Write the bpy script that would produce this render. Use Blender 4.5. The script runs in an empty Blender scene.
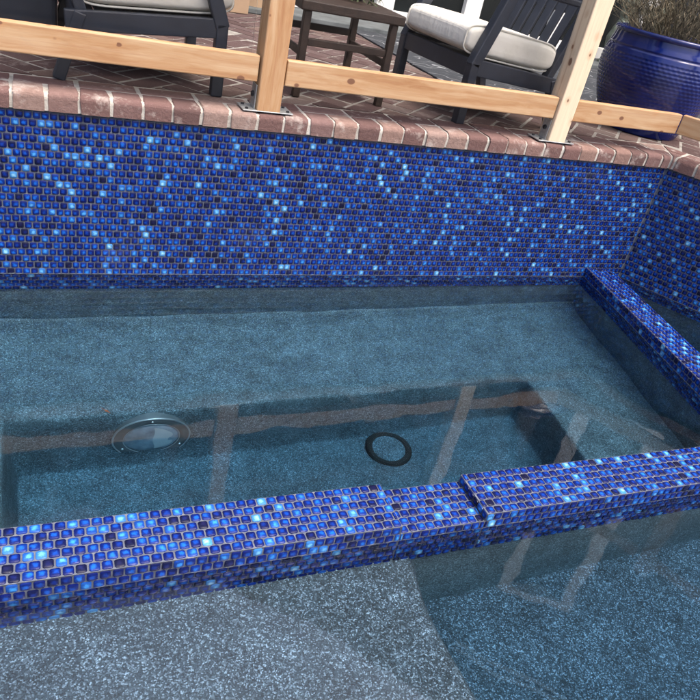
import bpy, bmesh, math, random
import numpy as np
from mathutils import Vector, Matrix, Euler

random.seed(7)
rng = np.random.default_rng(11)
scene = bpy.context.scene
COL = scene.collection
R = math.radians
H = 0.598            # underside of the coping above the water (z = 0)
D = H + 0.060        # terrace level
PT = 0.0257          # tile pitch

# ----------------------------------------------------------------- helpers
class MB:
    """collects geometry for ONE mesh object; a vec3 attribute 'tl' rides on every vertex"""
    def __init__(s):
        s.v = []; s.f = []; s.m = []; s.a = []
    def add(s, verts, faces, mat=0, attr=None):
        b = len(s.v)
        s.v.extend([tuple(x) for x in verts])
        s.f.extend([tuple(i + b for i in f) for f in faces])
        s.m.extend([mat] * len(faces))
        if attr is None:
            s.a.extend([(0, 0, 0)] * len(verts))
        elif isinstance(attr, tuple):
            s.a.extend([attr] * len(verts))
        else:
            s.a.extend(attr)
    def bm(s, b, M=None, mat=0, attr=None):
        b.verts.index_update()
        vs = [(M @ v.co if M else v.co)[:] for v in b.verts]
        s.add(vs, [[v.index for v in f.verts] for f in b.faces], mat, attr)
        b.free()
    def box(s, lo, hi, bevel=0.0, M=None, mat=0, attr=None, seg=2, jit=0):
        b = bmesh.new()
        bmesh.ops.create_cube(b, size=1)
        for v in b.verts:
            v.co = Vector([lo[i] + (v.co[i] + .5) * (hi[i] - lo[i]) + (random.uniform(-jit, jit) if jit else 0) for i in range(3)])
        if bevel:
            bmesh.ops.bevel(b, geom=list(b.edges), offset=bevel, segments=seg, affect='EDGES', profile=.5)
        s.bm(b, M, mat, attr)
    def bar(s, p, q, w, h, bevel=.003, mat=0, up=(0, 0, 1), attr=None, over=0):
        """rectangular bar from p to q, w across, h along 'up'"""
        p = Vector(p); q = Vector(q); d = (q - p); L = d.length; d.normalize()
        side = d.cross(Vector(up)); 
        if side.length < 1e-4: side = d.cross(Vector((1, 0, 0)))
        side.normalize(); u = side.cross(d)
        M = Matrix((( d.x, side.x, u.x, p.x), (d.y, side.y, u.y, p.y), (d.z, side.z, u.z, p.z), (0, 0, 0, 1)))
        s.box((-over, -w / 2, -h / 2), (L + over, w / 2, h / 2), bevel, M, mat, attr)
    def lathe(s, prof, n=32, M=None, mat=0, rad=None):
        vs = []; fs = []
        for i in range(n):
            a = 2 * math.pi * i / n
            for k, (r, z) in enumerate(prof):
                if rad: r = rad(r, z, a, k)
                p = Vector((r * math.cos(a), r * math.sin(a), z))
                vs.append(M @ p if M else p)
        m = len(prof)
        for i in range(n):
            j = (i + 1) % n
            for k in range(m - 1):
                fs.append((i * m + k, j * m + k, j * m + k + 1, i * m + k + 1))
        s.add(vs, fs, mat)
    def tube(s, pts, r, n=6, mat=0, r2=None, closed=False, attr=None):
        pts = [Vector(p) for p in pts]; m = len(pts); vs = []; fs = []
        ref = Vector((.31, .22, .92))
        for i, p in enumerate(pts):
            a = pts[i - 1] if (i or closed) else p; c = pts[(i + 1) % m] if (i < m - 1 or closed) else p
            t = (c - a).normalized(); x = t.cross(ref).normalized(); y = t.cross(x)
            rr = r + ((r2 - r) * i / (m - 1) if r2 is not None else 0)
            for k in range(n):
                ang = 2 * math.pi * k / n
                vs.append(p + x * rr * math.cos(ang) + y * rr * math.sin(ang))
        for i in range(m if closed else m - 1):
            j = (i + 1) % m
            for k in range(n):
                l = (k + 1) % n
                fs.append((i * n + k, i * n + l, j * n + l, j * n + k))
        if not closed:
            fs.append(tuple(range(n))[::-1]); fs.append(tuple((m - 1) * n + k for k in range(n)))
        s.add(vs, fs, mat, attr)
    def build(s, name, mats, parent=None, smooth=False, flat_angle=None):
        me = bpy.data.meshes.new(name)
        me.from_pydata(s.v, [], s.f)
        for m in (mats if isinstance(mats, (list, tuple)) else [mats]): me.materials.append(m)
        me.polygons.foreach_set('material_index', s.m)
        at = me.attributes.new('tl', 'FLOAT_VECTOR', 'POINT')
        at.data.foreach_set('vector', np.array(s.a, dtype=np.float32).ravel())
        if smooth: me.polygons.foreach_set('use_smooth', [True] * len(me.polygons))
        me.update()
        if flat_angle and smooth:
            try: me.set_sharp_from_angle(angle=R(flat_angle))
            except Exception: pass
        o = bpy.data.objects.new(name, me); COL.objects.link(o)
        if parent: o.parent = parent
        return o

def tag(o, label=None, cat=None, group=None, kind=None):
    if label: o['label'] = label
    if cat: o['category'] = cat
    if group: o['group'] = group
    if kind: o['kind'] = kind
    return o
def empty(name, loc=(0, 0, 0), rz=0):
    o = bpy.data.objects.new(name, None); COL.objects.link(o)
    o.location = loc; o.rotation_euler = (0, 0, rz); o.empty_display_size = .1
    return o
def copy_tree(o, parent=None):
    c = o.copy(); COL.objects.link(c); c.parent = parent
    for ch in [x for x in bpy.data.objects if x.parent == o]: copy_tree(ch, c)
    return c

# --------------------------------------------------------------- materials
class NT:
    def __init__(s, name):
        s.mat = bpy.data.materials.new(name); s.mat.use_nodes = True
        s.t = s.mat.node_tree; s.t.nodes.clear()
        s.out = s.n('ShaderNodeOutputMaterial')
    def n(s, kind, ins=None, **kw):
        x = s.t.nodes.new(kind)
        for k, v in kw.items(): setattr(x, k, v)
        if ins:
            for k, v in ins.items():
                sock = x.inputs[k]
                if isinstance(v, bpy.types.NodeSocket): s.t.links.new(v, sock)
                else: sock.default_value = v
        return x
    def math(s, op, a, b=0.0, c=0.0, clamp=False):
        return s.n('ShaderNodeMath', {0: a, 1: b, 2: c}, operation=op, use_clamp=clamp).outputs[0]
    def ramp(s, fac, stops, interp='LINEAR'):
        x = s.n('ShaderNodeValToRGB', {'Fac': fac}); cr = x.color_ramp; cr.interpolation = interp
        while len(cr.elements) < len(stops): cr.elements.new(.5)
        for e, (p, c) in zip(cr.elements, stops):
            e.position = p; e.color = c if len(c) == 4 else (*c, 1)
        return x.outputs['Color']
    def mix(s, f, a, b, mode='MIX'):
        x = s.n('ShaderNodeMix', data_type='RGBA', blend_type=mode)
        for i, v in ((0, f), (6, a), (7, b)):
            if isinstance(v, bpy.types.NodeSocket): s.t.links.new(v, x.inputs[i])
            else: x.inputs[i].default_value = v if i == 0 else (*v, 1)[:4]
        return x.outputs[2]
    def coord(s, which='Object', scale=(1, 1, 1), rot=(0, 0, 0)):
        tc = s.n('ShaderNodeTexCoord')
        return s.n('ShaderNodeMapping', {'Vector': tc.outputs[which], 'Scale': scale, 'Rotation': rot}).outputs[0]
    def noise(s, vec, scale, detail=4, rough=.55, dist=0, out='Fac'):
        return s.n('ShaderNodeTexNoise', {'Vector': vec, 'Scale': scale, 'Detail': detail, 'Roughness': rough, 'Distortion': dist}).outputs[out]
    def bump(s, h, strength=.3, dist=.01):
        return s.n('ShaderNodeBump', {'Height': h, 'Strength': strength, 'Distance': dist}).outputs[0]
    def bsdf(s, **kw):
        p = s.n('ShaderNodeBsdfPrincipled', {k.replace('_', ' '): v for k, v in kw.items()})
        s.t.links.new(p.outputs[0], s.out.inputs['Surface'])
        return p

def c4(c): return (*c, 1)

def mat_tile():
    t = NT('mosaic_glaze')
    a = t.n('ShaderNodeAttribute', attribute_name='tl')
    sp = t.n('ShaderNodeSeparateXYZ', {0: a.outputs['Vector']})
    u, v, r = sp.outputs
    geo = t.coord('Object')
    wob = t.noise(geo, 160, 2)
    wob2 = t.math('MULTIPLY_ADD', wob, .9, -.45)
    # glaze pools to a pale spot in the middle of each tile
    wn = t.n('ShaderNodeSeparateColor', {0: t.n('ShaderNodeTexWhiteNoise', {'W': r}, noise_dimensions='1D').outputs['Color']}).outputs
    u = t.math('ADD', u, t.math('MULTIPLY_ADD', wn[0], .5, -.25)); v = t.math('ADD', v, t.math('MULTIPLY_ADD', wn[1], .5, -.25))
    uu = t.math('POWER', t.math('ABSOLUTE', u), 2.6); vv = t.math('POWER', t.math('ABSOLUTE', v), 2.6)
    d = t.math('POWER', t.math('ADD', uu, vv), 1 / 2.6)
    d = t.math('ADD', d, wob2)
    spot = t.n('ShaderNodeMapRange', {0: d, 1: .12, 2: .78, 3: 1.0, 4: 0.0}, interpolation_type='SMOOTHSTEP').outputs[0]
    edge = t.ramp(r, [(0, (.004, .005, .020)), (.06, (.003, .005, .03)), (.2, (.002, .006, .075)), (.5, (.002, .009, .105)),
                      (.82, (.003, .022, .18)), (.95, (.012, .085, .36)), (1, (.05, .22, .50))])
    mid = t.ramp(r, [(0, (.006, .006, .03)), (.028, (.010, .012, .07)), (.06, (.004, .022, .22)), (.30, (.005, .055, .40)), (.55, (.008, .105, .58)),
                     (.80, (.013, .160, .70)), (.90, (.05, .33, .82)), (.97, (.17, .53, .88)), (1, (.40, .76, .88))])
    col = t.mix(t.math('MULTIPLY', spot, t.math('MULTIPLY_ADD', wn[2], .35, .65)), edge, mid)
    mott = t.noise(geo, 420, 3)
    col = t.mix(t.math('MULTIPLY', mott, .30), col, t.mix(.5, edge, (.004, .01, .1)))
    b = t.bump(t.noise(geo, 130, 2), .16, .004)
    rough = t.math('MULTIPLY_ADD', t.noise(geo, 60, 2), .22, .12)
    # thin lime film on some tiles
    film = t.n('ShaderNodeMapRange', {0: t.noise(t.coord('Object'), 3.2, 5, .6), 1: .6, 2: .85, 3: 0, 4: .05}).outputs[0]
    col = t.mix(film, col, (.45, .5, .58))
    # crust of scale where the water stands
    z = t.n('ShaderNodeSeparateXYZ', {0: geo}).outputs[2]
    zz = t.math('ABSOLUTE', t.math('ADD', z, t.math('MULTIPLY_ADD', t.noise(geo, 45, 4), .010, -.008)))
    crust = t.n('ShaderNodeMapRange', {0: zz, 1: .0012, 2: .0034, 3: .55, 4: 0}).outputs[0]
    col = t.mix(crust, col, (.42, .47, .52))
    t.bsdf(Base_Color=col, Roughness=rough, Normal=b, IOR=1.36)
    return t.mat

def mat_grout():
    t = NT('grout')
    c = t.coord('Object')
    col = t.ramp(t.noise(c, 40, 5), [(.3, (.055, .066, .10)), (.55, (.09, .105, .145)), (.75, (.17, .185, .225))])
    t.bsdf(Base_Color=col, Roughness=.85, Normal=t.bump(t.noise(c, 500, 3), .4, .002))
    return t.mat

def mat_plaster(name, base_dark, base_mid, base_light, scale, limef=.35):
    """exposed aggregate plaster: little dark, mid and pale pebbles"""
    t = NT(name)
    c = t.coord('Object')
    warp = t.n('ShaderNodeVectorMath', {0: c, 1: t.n('ShaderNodeVectorMath', {0: t.noise(c, scale * .9, 2, out='Color'), 'Scale': .28 / scale}, operation='SCALE').outputs[0]}, operation='ADD').outputs[0]
    vo = t.n('ShaderNodeTexVoronoi', {'Vector': warp, 'Scale': scale})
    h = t.n('ShaderNodeSeparateColor', {0: vo.outputs['Color']}).outputs[0]
    vo2 = t.n('ShaderNodeTexVoronoi', {'Vector': warp, 'Scale': scale * .45})
    h2 = t.n('ShaderNodeSeparateColor', {0: vo2.outputs['Color']}).outputs[1]
    peb = t.ramp(h, [(0, base_dark), (.22, tuple(x * .55 for x in base_mid)), (.5, base_mid), (.70, tuple(x * 1.5 for x in base_mid)), (.86, tuple(x * .62 for x in base_light)), (.95, base_light), (1, tuple(min(.85, x * 1.5) for x in base_light))])
    big = t.ramp(h2, [(0, tuple(x * .7 for x in base_dark)), (.6, base_mid), (.9, base_mid), (1, base_light)])
    col = t.mix(.28, peb, big)
    patch = t.noise(c, 2.3, 5, .6)
    col = t.mix(t.n('ShaderNodeMapRange', {0: patch, 1: .42, 2: .75, 3: 0, 4: .45}).outputs[0], col, tuple(x * .62 for x in base_mid))
    lime = t.noise(c, 5.1, 6, .65)
    col = t.mix(t.n('ShaderNodeMapRange', {0: lime, 1: .55, 2: .8, 3: 0, 4: limef}).outputs[0], col, base_light)
    mot = t.n('ShaderNodeMapRange', {0: t.noise(c, 11, 6, .65), 1: .3, 2: .7, 3: .66, 4: 1.34}).outputs[0]
    col = t.mix(1.0, col, t.n('ShaderNodeCombineColor', {0: mot, 1: mot, 2: mot}).outputs[0], 'MULTIPLY')
    hgt = t.math('SUBTRACT', 1.0, vo.outputs['Distance'])
    t.bsdf(Base_Color=col, Roughness=.75, Normal=t.bump(hgt, .55, .004))
    return t.mat

def mat_water():
    t = NT('pool_water')
    g = t.coord('Object')
    w = t.noise(g, 2.2, 2, .4)
    w2 = t.noise(g, 9, 2, .4)
    b = t.bump(t.math('MULTIPLY_ADD', w2, .14, w), .06, .05)
    gl = t.n('ShaderNodeBsdfGlass', {'Color': (1, 1, 1, 1), 'Roughness': 0.0, 'IOR': 1.333, 'Normal': b})
    g2 = t.n('ShaderNodeBsdfGlossy', {'Color': (1, 1, 1, 1), 'Roughness': 0.0, 'Normal': b})
    mx = t.n('ShaderNodeMixShader', {0: .020, 1: gl.outputs[0], 2: g2.outputs[0]})
    t.t.links.new(mx.outputs[0], t.out.inputs['Surface'])
    va = t.n('ShaderNodeVolumeAbsorption', {'Color': (.05, .55, .79, 1), 'Density': 1.05})
    t.t.links.new(va.outputs[0], t.out.inputs['Volume'])
    return t.mat

def mat_brick(name, tone, lime=.72):
    t = NT(name)
    a = t.n('ShaderNodeAttribute', attribute_name='tl')
    r = t.n('ShaderNodeSeparateXYZ', {0: a.outputs['Vector']}).outputs[2]
    c = t.coord('Object')
    base = t.ramp(r, [(0, (.14 * tone, .078 * tone, .074 * tone)), (.3, (.22 * tone, .115 * tone, .105 * tone)), (.6, (.27 * tone, .155 * tone, .145 * tone)), (.85, (.34 * tone, .19 * tone, .155 * tone)), (1, (.40 * tone, .26 * tone, .225 * tone))])
    base = t.mix(1.0, base, (.90, 1.04, 1.08) if lime > .5 else (.80, 1.06, 1.16), 'MULTIPLY')
    sp = t.noise(c, 55, 6, .7)
    col = t.mix(t.n('ShaderNodeMapRange', {0: sp, 1: .35, 2: .8, 3: .45, 4: 0}).outputs[0], base, (.10, .055, .05))
    eff = t.noise(c, 13, 7, .68)
    col = t.mix(t.n('ShaderNodeMapRange', {0: eff, 1: .55, 2: .70, 3: 0, 4: lime}).outputs[0], col, (.50, .45, .42))
    fine = t.noise(c, 260, 4, .7)
    col = t.mix(t.n('ShaderNodeMapRange', {0: fine, 1: .62, 2: .72, 3: 0, 4: .3}).outputs[0], col, (.55, .48, .45))
    t.bsdf(Base_Color=col, Roughness=.92, Specular_IOR_Level=.15, Normal=t.bump(t.noise(c, 90, 8, .75), .7, .008))
    return t.mat

def mat_mortar(k=1.0):
    t = NT('mortar')
    c = t.coord('Object')
    col = t.ramp(t.noise(c, 18, 6, .7), [(.28, (.20 * k, .185 * k, .165 * k)), (.45, (.37 * k, .35 * k, .32 * k)), (.7, (.54 * k, .52 * k, .48 * k))])
    t.bsdf(Base_Color=col, Roughness=.9, Normal=t.bump(t.noise(c, 220, 4), .5, .004))
    return t.mat

def mat_wood(name, pale, sun_mix=0.0):
    t = NT(name)
    oi = t.n('ShaderNodeObjectInfo')
    off = t.n('ShaderNodeCombineXYZ', {0: t.math('MULTIPLY', oi.outputs['Random'], 19), 1: t.math('MULTIPLY', oi.outputs['Random'], 7)})
    tc = t.n('ShaderNodeTexCoord')
    p = t.n('ShaderNodeVectorMath', {0: tc.outputs['Object'], 1: off.outputs[0]}, operation='ADD').outputs[0]
    def mp(v, sc): return t.n('ShaderNodeMapping', {'Vector': v, 'Scale': sc}).outputs[0]
    # knots: sparse elongated cells along the board
    kv = t.n('ShaderNodeTexVoronoi', {'Vector': mp(p, (15, 22, 22)), 'Scale': 1.0, 'Randomness': 1.0})
    kd = kv.outputs['Distance']
    kr = t.n('ShaderNodeSeparateColor', {0: kv.outputs['Color']}).outputs[0]
    size = t.math('MULTIPLY_ADD', t.math('SUBTRACT', kr, .30), .40, -.05)
    knot = t.n('ShaderNodeMapRange', {0: t.math('SUBTRACT', kd, size), 1: -.015, 2: .05, 3: 1, 4: 0}, interpolation_type='SMOOTHSTEP').outputs[0]
    halo = t.n('ShaderNodeMapRange', {0: kd, 1: .02, 2: .4, 3: 1, 4: 0}).outputs[0]
    halo = t.math('MULTIPLY', halo, t.n('ShaderNodeMapRange', {0: kr, 1: .38, 2: .60, 3: 0, 4: 1}).outputs[0])
    q = t.n('ShaderNodeVectorMath', {0: mp(p, (.9, 15, 15)), 1: t.n('ShaderNodeVectorMath', {0: t.noise(mp(p, (2.4, 9, 9)), 1.0, 3, out='Color'), 'Scale': .9}, operation='SCALE').outputs[0]}, operation='ADD').outputs[0]
    wv = t.n('ShaderNodeTexNoise', {'Vector': q, 'Scale': 2.3, 'Detail': 6, 'Roughness': .6, 'Distortion': .3}).outputs['Fac']
    fib = t.noise(mp(p, (9, 420, 420)), 1.0, 3)
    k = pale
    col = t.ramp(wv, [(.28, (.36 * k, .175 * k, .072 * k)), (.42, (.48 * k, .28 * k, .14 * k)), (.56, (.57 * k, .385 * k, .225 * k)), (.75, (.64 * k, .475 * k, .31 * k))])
    if sun_mix: col = t.mix(sun_mix, col, (.80, .72, .58))  # whitish tone mixed into the colour to stand for sun on the wood
    col = t.mix(t.math('MULTIPLY', fib, .38), col, (.36, .20, .105))
    col = t.mix(t.math('MULTIPLY', halo, .55), col, (.42, .22, .10))
    col = t.mix(t.math('MULTIPLY', knot, .88), col, (.13, .052, .030))
    strk = t.n('ShaderNodeMapRange', {0: t.noise(mp(p, (1.6, 75, 75)), 1.0, 4, .6), 1: .56, 2: .72, 3: 0, 4: .5}).outputs[0]
    col = t.mix(strk, col, (.33, .16, .08))
    dirt = t.noise(mp(p, (5, 16, 16)), 1.0, 6, .7)
    col = t.mix(t.n('ShaderNodeMapRange', {0: dirt, 1: .6, 2: .8, 3: 0, 4: .35}).outputs[0], col, (.20, .15, .11))
    t.bsdf(Base_Color=col, Roughness=.62, Normal=t.bump(fib, .12, .003))
    return t.mat

def mat_simple(name, col, rough=.5, metal=0.0, var=.15, scale=30, bump=.1, **kw):
    t = NT(name)
    c = t.coord('Object')
    n = t.noise(c, scale, 5, .6)
    cc = t.ramp(n, [(.3, tuple(x * (1 - var) for x in col)), (.7, tuple(min(1, x * (1 + var)) for x in col))])
    rr = t.math('MULTIPLY_ADD', t.noise(c, scale * .6, 3), .2, max(.02, rough - .1))
    t.bsdf(Base_Color=cc, Roughness=rr, Metallic=metal, Normal=t.bump(t.noise(c, scale * 6, 3), bump, .003), **{k: v for k, v in kw.items()})
    return t.mat

def mat_fabric():
    t = NT('cream_canvas')
    c = t.coord('Object')
    col = t.ramp(t.noise(c, 7, 4), [(.3, (.68, .66, .58)), (.7, (.78, .76, .69))])
    weave = t.n('ShaderNodeTexWave', {'Vector': c, 'Scale': 130, 'Distortion': 2, 'Detail': 2}).outputs['Fac']
    puck = t.noise(t.coord('Object', (8, 30, 8)), 1.0, 4)
    t.bsdf(Base_Color=col, Roughness=.85, Normal=t.bump(t.math('MULTIPLY_ADD', weave, .05, puck), .5, .012))
    return t.mat

def mat_rug():
    t = NT('rug_weave')
    c = t.coord('Object')
    wv = t.n('ShaderNodeTexWave', {'Vector': c, 'Scale': 2.1, 'Distortion': 14, 'Detail': 3, 'Detail Scale': 1.3}, wave_type='RINGS').outputs['Fac']
    ln = t.ramp(wv, [(.62, (0, 0, 0)), (.70, (1, 1, 1)), (.78, (1, 1, 1)), (.84, (0, 0, 0))])
    brk = t.n('ShaderNodeMapRange', {0: t.noise(c, 6, 4), 1: .45, 2: .55, 3: 0, 4: 1}).outputs[0]
    f = t.math('MULTIPLY', t.n('ShaderNodeSeparateColor', {0: ln}).outputs[0], brk)
    col = t.mix(f, (.030, .036, .045), (.30, .32, .34))
    t.bsdf(Base_Color=col, Roughness=.95, Normal=t.bump(t.noise(c, 300, 2), .5, .004))
    return t.mat

def mat_tint():
    t = NT('tinted_panel')
    fr = t.n('ShaderNodeFresnel', {'IOR': 1.13})
    tr = t.n('ShaderNodeBsdfTransparent', {'Color': (.95, .952, .96, 1)})
    gl = t.n('ShaderNodeBsdfGlossy', {'Color': (1, 1, 1, 1), 'Roughness': .02})
    mx = t.n('ShaderNodeMixShader', {0: fr.outputs[0], 1: tr.outputs[0], 2: gl.outputs[0]})
    t.t.links.new(mx.outputs[0], t.out.inputs['Surface'])
    return t.mat

def mat_leaf(name, c1, c2, c3):
    t = NT(name)
    a = t.n('ShaderNodeAttribute', attribute_name='tl')
    r = t.n('ShaderNodeSeparateXYZ', {0: a.outputs['Vector']}).outputs[2]
    t.bsdf(Base_Color=t.ramp(r, [(0, c1), (.5, c2), (1, c3)]), Roughness=.7)
    return t.mat

def mat_siding(name, col):
    t = NT(name)
    c = t.coord('Object')
    z = t.n('ShaderNodeSeparateXYZ', {0: c}).outputs[2]
    saw = t.math('FRACT', t.math('MULTIPLY', z, 7.0))
    cc = t.ramp(t.noise(c, 3, 5), [(.3, tuple(x * .88 for x in col)), (.7, tuple(x * 1.1 for x in col))])
    t.bsdf(Base_Color=cc, Roughness=.7, Normal=t.bump(saw, .6, .02))
    return t.mat

M_TILE = mat_tile(); M_GROUT = mat_grout()
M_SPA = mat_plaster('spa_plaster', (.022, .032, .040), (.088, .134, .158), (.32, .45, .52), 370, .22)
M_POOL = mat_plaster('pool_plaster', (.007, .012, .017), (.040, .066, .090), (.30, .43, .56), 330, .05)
M_WATER = mat_water()
M_BRICK = mat_brick('coping_brick', .92); M_DECK = mat_brick('deck_brick', .52, .25); M_MORTAR = mat_mortar(); M_MORTAR2 = mat_mortar(.62)
M_WOOD = mat_wood('cedar', .83); M_WOOD_LIT = mat_wood('sunlit_cedar', 1.30, .68)  # second cedar is a brighter copy, sunlight put into its colour
M_GALV = mat_simple('galvanised_steel', (.55, .57, .58), .42, .85, .2, 60, .1)
M_BOLT = mat_simple('dark_bolt', (.05, .05, .055), .4, .9)
M_NAVY = mat_simple('charcoal_paint', (.024, .030, .044), .45, 0, .2, 12, .12)
M_BROWN = mat_simple('dark_stained_wood', (.030, .018, .013), .55, 0, .35, 25, .25)
M_FAB = mat_fabric(); M_RUG = mat_rug(); M_TINT = mat_tint()
M_POT = mat_simple('cobalt_glaze', (.001, .012, .125), .14, 0, .3, 9, .05)
M_SOIL = mat_simple('soil', (.03, .022, .016), .95, 0, .4, 40, .6)
M_CARD = mat_simple('cardboard', (.36, .25, .16), .85, 0, .1, 8, .1)
M_WHITE = mat_simple('white_paint', (.84, .84, .82), .4, 0, .04, 10, .03)
M_STONE = mat_simple('grey_stone', (.10, .115, .12), .8, 0, .35, 9, .4)
M_ORN = mat_simple('mossy_stone', (.16, .19, .15), .9, 0, .4, 25, .5)
M_STEEL = mat_simple('stainless_steel', (.55, .58, .59), .35, .7, .1, 20, .03)
M_BEZEL = mat_simple('brushed_bezel', (.13, .15, .16), .5, .2, .15, 25, .05)
M_BLACK = mat_simple('black_plastic', (.007, .008, .009), .75, 0, .2, 20, .05)
M_GLASSP = mat_simple('window_glass', (.010, .013, .014), .05, 0, .2, 1, 0, Specular_IOR_Level=.22)
M_LENS = mat_simple('lamp_lens', (.26, .33, .39), .2, 0, .5, 14, .05)
M_LENS2 = mat_simple('pale_lens', (.78, .82, .84), .2, .4, .1, 6, .05)
M_ROOF = mat_simple('roof_shingle', (.07, .068, .066), .9, 0, .3, 14, .6)
M_SIDE = mat_siding('house_siding', (.028, .032, .036)); M_SIDE2 = mat_siding('wing_siding', (.030, .036, .040))
M_GRASS = mat_simple('paving', (.16, .145, .13), .95, 0, .3, 6, .4)
M_DRY = mat_leaf('dry_lavender', (.035, .035, .020), (.085, .075, .045), (.17, .135, .085))
M_GREEN = mat_leaf('trailing_leaf', (.02, .035, .012), (.045, .07, .025), (.10, .12, .05))
M_LEAF = mat_simple('red_leaf', (.45, .12, .05), .7)

# ---------------------------------------------------------------- mosaic
def tiles(mb, O, U, V, u0, u1, v0, v1, uoff=0.0, voff=0.0, g=.0034):
    """running-bond mosaic of separate domed tiles on the plane O + u U + v V (normal U x V)"""
    O = np.array(O, float); U = np.array(U, float); V = np.array(V, float)
    U /= np.linalg.norm(U); V /= np.linalg.norm(V); N = np.cross(U, V)
    tpl_s = np.array([(-1, -.72), (-.72, -1), (.72, -1), (1, -.72), (1, .72), (.72, 1), (-.72, 1), (-1, .72)], float)
    ph = float(rng.random())
    j0 = math.floor((v0 - voff) / PT + 1e-6); j1 = math.ceil((v1 - voff) / PT - 1e-6)
    for j in range(j0, j1):
        va = max(v0, voff + j * PT) + g / 2; vb = min(v1, voff + (j + 1) * PT) - g / 2
        if vb - va < .004: continue
        sh = uoff + (PT / 2 if j % 2 else 0)
        i0 = math.floor((u0 - sh) / PT + 1e-6); i1 = math.ceil((u1 - sh) / PT - 1e-6)
        for i in range(i0, i1):
            ua = max(u0, sh + i * PT) + g / 2; ub = min(u1, sh + (i + 1) * PT) - g / 2
            if ub - ua < .004: continue
            cu = (ua + ub) / 2 + rng.normal(0, .00022); cv = (va + vb) / 2 + rng.normal(0, .00022)
            hu = (ub - ua) / 2; hv = (vb - va) / 2
            tu, tv = rng.normal(0, .020, 2); hz = .0030 + rng.normal(0, .00025)
            rnd = (i * .75488 + j * .56984 + ph + float(rng.random()) * .42) % 1.0
            vs = []; at = []
            for (ins, hh) in ((0, -.0005), (.0004, hz - .0011), (.0022, hz)):
                for (a, b) in tpl_s:
                    x = a * max(hu - ins, .0012); y = b * max(hv - ins, .0012)
                    z = hh + (tu * x + tv * y if hh > 0 else 0)
                    vs.append(O + (cu + x) * U + (cv + y) * V + z * N)
                    at.append((x / hu, y / hv, rnd))
            # small dome
            vs.append(O + cu * U + cv * V + (hz + .0005) * N); at.append((0, 0, rnd))
            for (a, b) in tpl_s:
                vs.append(O + (cu + a * hu * .5) * U + (cv + b * hv * .5) * V + (hz + .0004 + tu * a * hu * .5 + tv * b * hv * .5) * N)
                at.append((a * .5, b * .5, rnd))
            fs = []
            for k in range(8):
                l = (k + 1) % 8
                fs += [(k, l, 8 + l, 8 + k), (8 + k, 8 + l, 16 + l, 16 + k), (16 + k, 16 + l, 25 + l, 25 + k), (25 + k, 25 + l, 24)]
            mb.add(vs, fs, 1, at)

def slab(mb, O, U, V, u0, u1, v0, v1, t=.005, mat=0):
    """a thin grout bed whose face lies on the plane, thickness going backwards"""
    O = Vector(O); U = Vector(U).normalized(); V = Vector(V).normalized(); N = U.cross(V)
    P = [O + U * a + V * b + N * c for c in (0, -t) for (a, b) in ((u0, v0), (u1, v0), (u1, v1), (u0, v1))]
    mb.add(P, [(0, 1, 2, 3), (7, 6, 5, 4), (0, 4, 5, 1), (1, 5, 6, 2), (2, 6, 7, 3), (3, 7, 4, 0)], mat)

TH = R(61); CX = 3.045
TD = Vector((math.cos(TH), -math.sin(TH), 0)); TN = Vector((-math.sin(TH), -math.cos(TH), 0))   # turned wall: direction, face normal
XL = -2.4

# tall back wall
w = empty('pool_wall', (0, 0, 0))
tag(w, 'tall blue mosaic pool wall under the brick coping, long straight stretch behind the spa', 'wall')
b = MB(); b.box((XL, .006, -1.1), (CX + .02, .30, H - .002)); b.build('wall_body', M_SPA, w)
c = MB(); slab(c, (0, 0, 0), (1, 0, 0), (0, 0, 1), XL, CX, -.1285, H - .003)
tiles(c, (0, 0, 0), (1, 0, 0), (0, 0, 1), XL, CX - .002, -.1285, H - .003, .004)
c.build('tile_cladding', [M_GROUT, M_TILE], w, smooth=True, flat_angle=40)

# turned wall
w2 = empty('pool_wall', (0, 0, 0))
tag(w2, 'blue mosaic pool wall turning towards the viewer beyond the corner at the right edge', 'wall')
O2 = Vector((CX, 0, 0))
b = MB(); b.add([O2 + TD * a - TN * n + Vector((0, 0, z)) for z in (-1.1, H - .002) for (a, n) in ((0.0, .006), (2.6, .006), (2.6, .30), (.16, .30))],
      [(3, 2, 1, 0), (4, 5, 6, 7), (0, 1, 5, 4), (1, 2, 6, 5), (2, 3, 7, 6), (3, 0, 4, 7)]); b.build('wall_body', M_SPA, w2)
c = MB(); slab(c, O2, TD, (0, 0, 1), 0, 2.6, -.1285, H - .003)
tiles(c, O2, TD, (0, 0, 1), .002, 2.6, -.1285, H - .003, .009)
c.build('tile_cladding', [M_GROUT, M_TILE], w2, smooth=True, flat_angle=40)

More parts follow.
